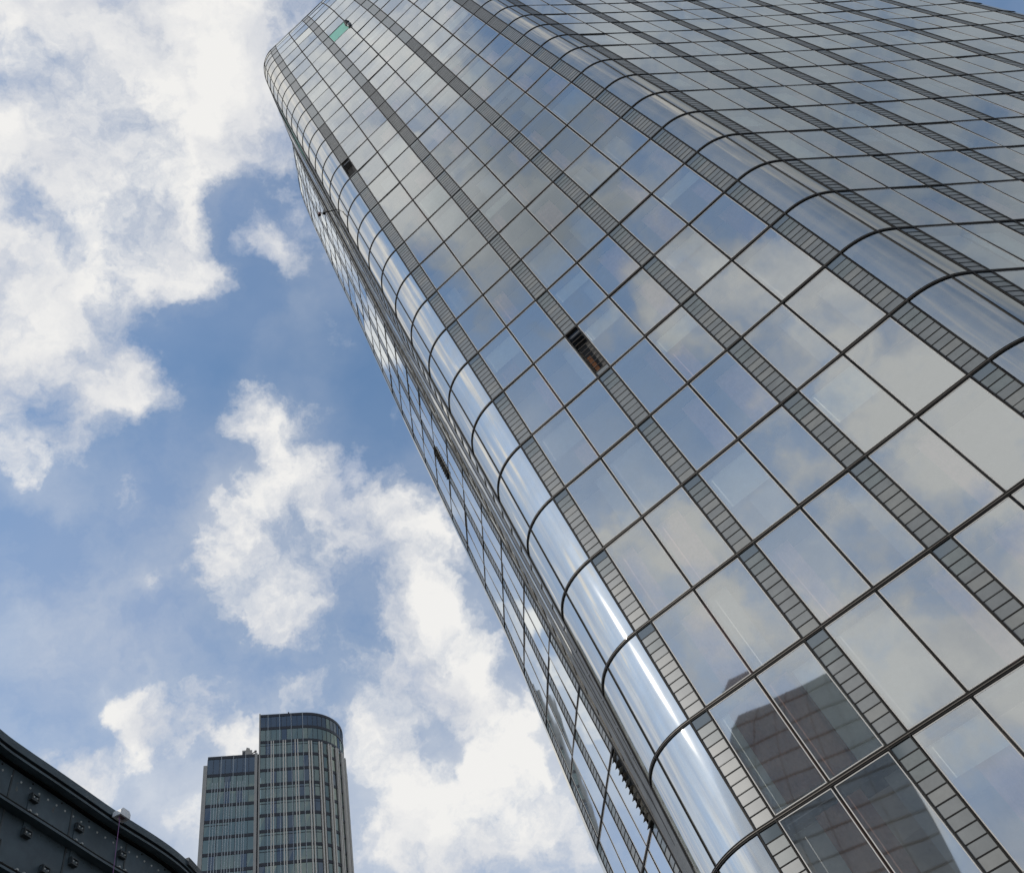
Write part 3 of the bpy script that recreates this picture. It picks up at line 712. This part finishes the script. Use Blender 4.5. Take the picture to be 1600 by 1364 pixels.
mb.box(T(-1.0, 1.3, ZL + .35), 1.8, 2.1, 1.3, STONE, -AZ)
mb.build('roof_plant', slim)
mb = MB(); mb.tube([T(4.7, .3, ZT), T(4.7, .3, ZT + .35)], .1, SPAN); mb.box(T(4.7, .3, ZT + .4), .4, .4, .36, SPAN); mb.build('roof_light', slim)
# ------------------------------------------------------------------ dark office tower behind the viewer, seen in the lowest panes
DG = glass('neighbour_glass', refl=(.40, .45, .49), base=.4, trans=(.05, .06, .07), wave=.002, wscale=.3, milky=.25)
mc = Vector((3 - math.sin(R(46.5)) * 118, 20 - math.cos(R(46.5)) * 118, 0)); dk = thing('neighbouring_tower', 'dark glass office tower with a rounded shoulder, mirrored in the lowest panes', 'building', tuple(mc))
fx = Vector((math.cos(R(-43.5 + 0)), math.sin(R(-43.5 + 0)), 0)); fx = Vector((-math.cos(R(46.5)), math.sin(R(46.5)), 0)); fy = Vector((math.sin(R(46.5)), math.cos(R(46.5)), 0))
def DK(x, y, z): return mc + fx * x + fy * y + Vector((0, 0, z))
prof = []
for i in range(60):
    z = i * 2.0
    if z > 102: break
    sh = 0 if z < 72 else 10 * (1 - math.sqrt(max(0, 1 - ((z - 72) / 31) ** 2)))
    prof.append((z, -9.5, 15.5 - sh))
mb = MB(); m2 = MB()
for (z0, a0, b0), (z1, a1, b1) in zip(prof, prof[1:]):
    for j in range(10):
        p0, p1 = lerp(a0, b0, j / 10), lerp(a0, b0, (j + 1) / 10); q0, q1 = lerp(a1, b1, j / 10), lerp(a1, b1, (j + 1) / 10)
        mb.quad(DK(p0, 0, z0), DK(p1, 0, z0), DK(q1, 0, z1), DK(q0, 0, z1), DG)
        if j % 2 == 0: m2.beam(DK(p0, 0, z0), DK(q0, 0, z1), fx, fy, .12, .1, SPAN)
    if int(z0 / 2) % 2 == 0: m2.hexa([DK(a0, -.2, z0), DK(b0, -.2, z0), DK(b0, .12, z0), DK(a0, .12, z0), DK(a0, -.2, z0 + .3), DK(b0, -.2, z0 + .3), DK(b0, .12, z0 + .3), DK(a0, .12, z0 + .3)], SPAN)
    for s_, x0, x1 in ((0, a0, a1), (1, b0, b1)): mb.quad(DK(x0, 0, z0), DK(x1, 0, z1), DK(x1, -16, z1), DK(x0, -16, z0), DG)
mb.quad(DK(-9.5, -16, 0), DK(15.5, -16, 0), DK(prof[-1][2], -16, prof[-1][0]), DK(-9.5, -16, prof[-1][0]), DG)
mb.build('curtain_wall', dk); m2.build('spandrel', dk)
mb = MB(); z1 = prof[-1][0]; mb.quad(DK(-9.5, 0, z1), DK(prof[-1][2], 0, z1), DK(prof[-1][2], -16, z1), DK(-9.5, -16, z1), SPAN)
mb.hexa([DK(-6.5, -15, 0), DK(1.0, -15, 0), DK(1.0, -1, 0), DK(-6.5, -1, 0), DK(-6.5, -15, z1 - .3), DK(1.0, -15, z1 - .3), DK(1.0, -1, z1 - .3), DK(-6.5, -1, z1 - .3)], SLABE); mb.build('roof', dk)
# ------------------------------------------------------------------ riveted steel viaduct fascia at lower left
IRON = mat('blue_black_paint', (.068, .092, .105), .38, .05, .35, 2.2, bump=.004)
IRONR = mat('weathered_paint', (.055, .062, .064), .55, .05, .6, 5.0, bump=.006)
RIVET = mat('worn_rivet', (.55, .54, .50), .45, .3)
GP = [(-6.93, 4.5), (-6.88, 7.0), (-6.839, 8.196), (-6.783, 8.677), (-6.706, 9.152), (-6.628, 9.658), (-6.526, 10.332), (-6.367, 11.144), (-6.30, 11.62), (-6.285, 12.0), (-6.31, 12.45), (-6.38, 13.2), (-6.5, 15.0)]
GS = 1.0
girder = thing('railway_viaduct', 'dark riveted steel viaduct fascia curving away at the lower left', 'bridge', (-6.9 , 4.5, 0))
def spl(pts, n):
    out = []
    for i in range(len(pts) - 1):
        p0 = pts[max(i - 1, 0)]; p1 = pts[i]; p2 = pts[i + 1]; p3 = pts[min(i + 2, len(pts) - 1)]
        for j in range(n):
            t = j / n
            out.append(tuple(.5 * (2 * p1[c] + (-p0[c] + p2[c]) * t + (2 * p0[c] - 5 * p1[c] + 4 * p2[c] - p3[c]) * t * t + (-p0[c] + 3 * p1[c] - 3 * p2[c] + p3[c]) * t ** 3) for c in (0, 1)))
    out.append(pts[-1]); return out
gat, GL_ = planline(spl(GP, 6))
def G3(s, out, z):
    x, y = gat(s, out - .13); return Vector((x, y, z + 1.6))
def gband(mb, z0, z1, o0, o1, mt, s0=0, s1=None, n=60):
    s1 = GL_ if s1 is None else s1
    for i in range(n):
        a, b = lerp(s0, s1, i / n), lerp(s0, s1, (i + 1) / n)
        mb.hexa([G3(a, o0, z0), G3(b, o0, z0), G3(b, o1, z0), G3(a, o1, z0), G3(a, o0, z1), G3(b, o0, z1), G3(b, o1, z1), G3(a, o1, z1)], mt)
STAIN = mat('bare_stain', (.13, .13, .125), .7, 0, .5, 20)
mb = MB()
gband(mb, -1.6, 7.78, -.25, 0, IRON, n=90)
for i in range(-3, 9):
    s = 4.18 + 1.05 * i
    if 0 < s < GL_: mb.beam(G3(s, 0, 0), G3(s, 0, 7.76), G3(s + .1, 0, 0) - G3(s, 0, 0), G3(s, 1, 0) - G3(s, 0, 0), .022, .008, IRONR)
def rivet(mb, s, z, r, mt):
    c = G3(s, .0, z); o = (G3(s, 1, z) - c).normalized(); t = (G3(s + .05, 0, z) - c).normalized(); up = Vector((0, 0, 1))
    i0 = len(mb.v); k = mb.midx(mt)
    for q, h in ((1, 0), (.7, .7)):
        for j in range(8): a = j * math.pi / 4; mb.v.append(tuple(c + (t * math.cos(a) + up * math.sin(a)) * r * q + o * (r * .7 * h)))
    for j in range(8): mb.f.append((i0 + j, i0 + (j + 1) % 8, i0 + 8 + (j + 1) % 8, i0 + 8 + j)); mb.mi.append(k); mb.sm.append(True)
    mb.f.append(tuple(i0 + 8 + j for j in range(8))); mb.mi.append(k); mb.sm.append(True)
s = .3
while s < GL_ - .2: rivet(mb, s, 7.675, .015, RIVET); s += .155
s = .35
while s < GL_ - .2: rivet(mb, s, 7.745, .014, BLACK); s += .52
rq = random.Random(5)
for i in range(46):          # chipped and stained patches high on the plates
    s = rq.uniform(.4, 4.6) if rq.random() < .7 else rq.uniform(4.6, GL_ - .5); z = 7.74 - abs(rq.gauss(0, .10)) - .02; a_ = rq.uniform(.008, .03); k0 = len(mb.v); kx = mb.midx(STAIN)
    for j in range(7): t = 2 * math.pi * j / 7; rr_ = a_ * rq.uniform(.5, 1.2); mb.v.append(tuple(G3(s + math.cos(t) * rr_, .003, z + math.sin(t) * rr_ * 1.6)))
    mb.f.append(tuple(range(k0, k0 + 7))); mb.mi.append(kx); mb.sm.append(False)
for zz in (7.40, 7.19, 6.66, 6.45):
    s = .3
    while s < GL_ - .2: rivet(mb, s, zz, .009, IRONR); s += .155
mb.build('plate', girder)
mb = MB()
gband(mb, 7.90, 8.0, -.25, .13, IRON, n=90); gband(mb, 7.872, 7.897, -.2, .10, BLACK, n=90); gband(mb, 7.83, 7.862, -.2, .115, IRON, n=90); gband(mb, 7.80, 7.83, -.2, .15, IRON, n=90)
gband(mb, 7.7801, 7.799, -.2, .05, BLACK, n=90)  # black strip painted as the shadow groove under the rim
mb.build('top_flange', girder)
mb = MB(); gband(mb, 7.93, 8.035, -.28, .16, IRONR, 7.45, GL_, 40); mb.build('flange_cover', girder)
for z in (7.24, 6.50, 5.76, 5.02):
    mb = MB(); gband(mb, z, z + .03, 0, .12, IRON, n=90); gband(mb, z + .0305, z + .085, 0, .022, IRON, n=90); gband(mb, z + .0855, z + .105, 0, .06, BLACK, n=90)
    for i in range(int(GL_ / .82)):
        s = .445 + .82 * i
        for d in (-.055, .055):
            c = G3(s + d, .06, z + .112); mb.box(c, .03, .03, .02, RIVET)
    mb.build('rail', girder)
def bracket(s, z0, z1):
    mb = MB(); t = (G3(s + .05, 0, 0) - G3(s, 0, 0)).normalized(); o = (G3(s, 1, 0) - G3(s, 0, 0)).normalized(); rz = math.atan2(t.y, t.x)
    mb.beam(G3(s, 0, z0), G3(s, 0, z1), t, o, .11, .012, IRON, 0)
    for z in (z0, z1):
        mb.box(G3(s, .03, z - .03), .12, .06, .022, IRONR, rz)
        mb.box(G3(s, .022, z + .005), .12, .03, .06, IRON, rz)
        mb.box(G3(s, .028, z + .045), .12, .05, .015, IRONR, rz)
        for d in (-.054, .054): mb.box(G3(s + d, .033, z + .008), .012, .065, .062, IRONR, rz)
        for d in (-.028, .028): c = G3(s + d, .045, z + .0); mb.box(c, .016, .03, .016, RIVET, rz)
    mb.build('bracket', girder)
for i in range(-4, 5): bracket(5.365 + .82 * i, 7.09, 7.55)
for i in range(-4, 5): bracket(4.93 + .80 * i, 6.30, 6.80)
# white floodlight box on the rim, its cable
WB_ = mat('white_plastic', (.88, .87, .86), .5, 0, .08, 6); PK = mat('pink_recess', (.30, .20, .21), .4); CBL = mat('mauve_cable', (.30, .13, .30), .6)
t = (G3(5.94, 0, 0) - G3(5.84, 0, 0)).normalized(); o = Vector((t.y, -t.x, 0)); up = Vector((0, 0, 1))
c = G3(5.89, .145, 7.915); FS = .75
mb = MB()
prof = [(x * .75, z * .8) for x, z in [(-.125, -.065), (.125, -.065), (.13, .02), (.085, .068), (-.075, .068), (-.125, .02)]]
f = [c + t * x + up * z + o * .13 for x, z in prof]; b = [c + t * x + up * z for x, z in prof]
mb.poly(f, WB_); mb.poly(b[::-1], WB_)
for i in range(6): j = (i + 1) % 6; mb.quad(b[i], b[j], f[j], f[i], WB_) if i else None
# open underside with a recess backed in dull pink
a = [c + t * x + up * -.052 + o * y for x, y in ((-.094, 0), (.094, 0), (.094, .13), (-.094, .13))]
q = [c + t * x + up * -.052 + o * y for x, y in ((-.07, .02), (.07, .02), (.07, .11), (-.07, .11))]
r_ = [p + up * .03 for p in q]
for i in range(4): j = (i + 1) % 4; mb.quad(a[i], a[j], q[j], q[i], WB_); mb.quad(q[i], q[j], r_[j], r_[i], WB_)
mb.poly(r_, PK)
lo = mb.build('floodlight', base=tuple(c)); lo['label'] = 'small white box floodlight fixed on the dark viaduct rim'; lo['category'] = 'floodlight'
mb = MB(); mb.tube([c + o * .07 + t * -.06 + up * -.035, c + o * .10 + t * -.062 + up * -.12, G3(5.83, .26, 6.6), G3(5.83, .26, 4.5), G3(5.83, .2, 1.0)], .004, CBL, 6)
lo = mb.build('cable', base=tuple(c)); lo['label'] = 'thin mauve cable hanging down from the white box floodlight'; lo['category'] = 'cable'


for o in bpy.data.objects:
    if '_b' in o: del o['_b']
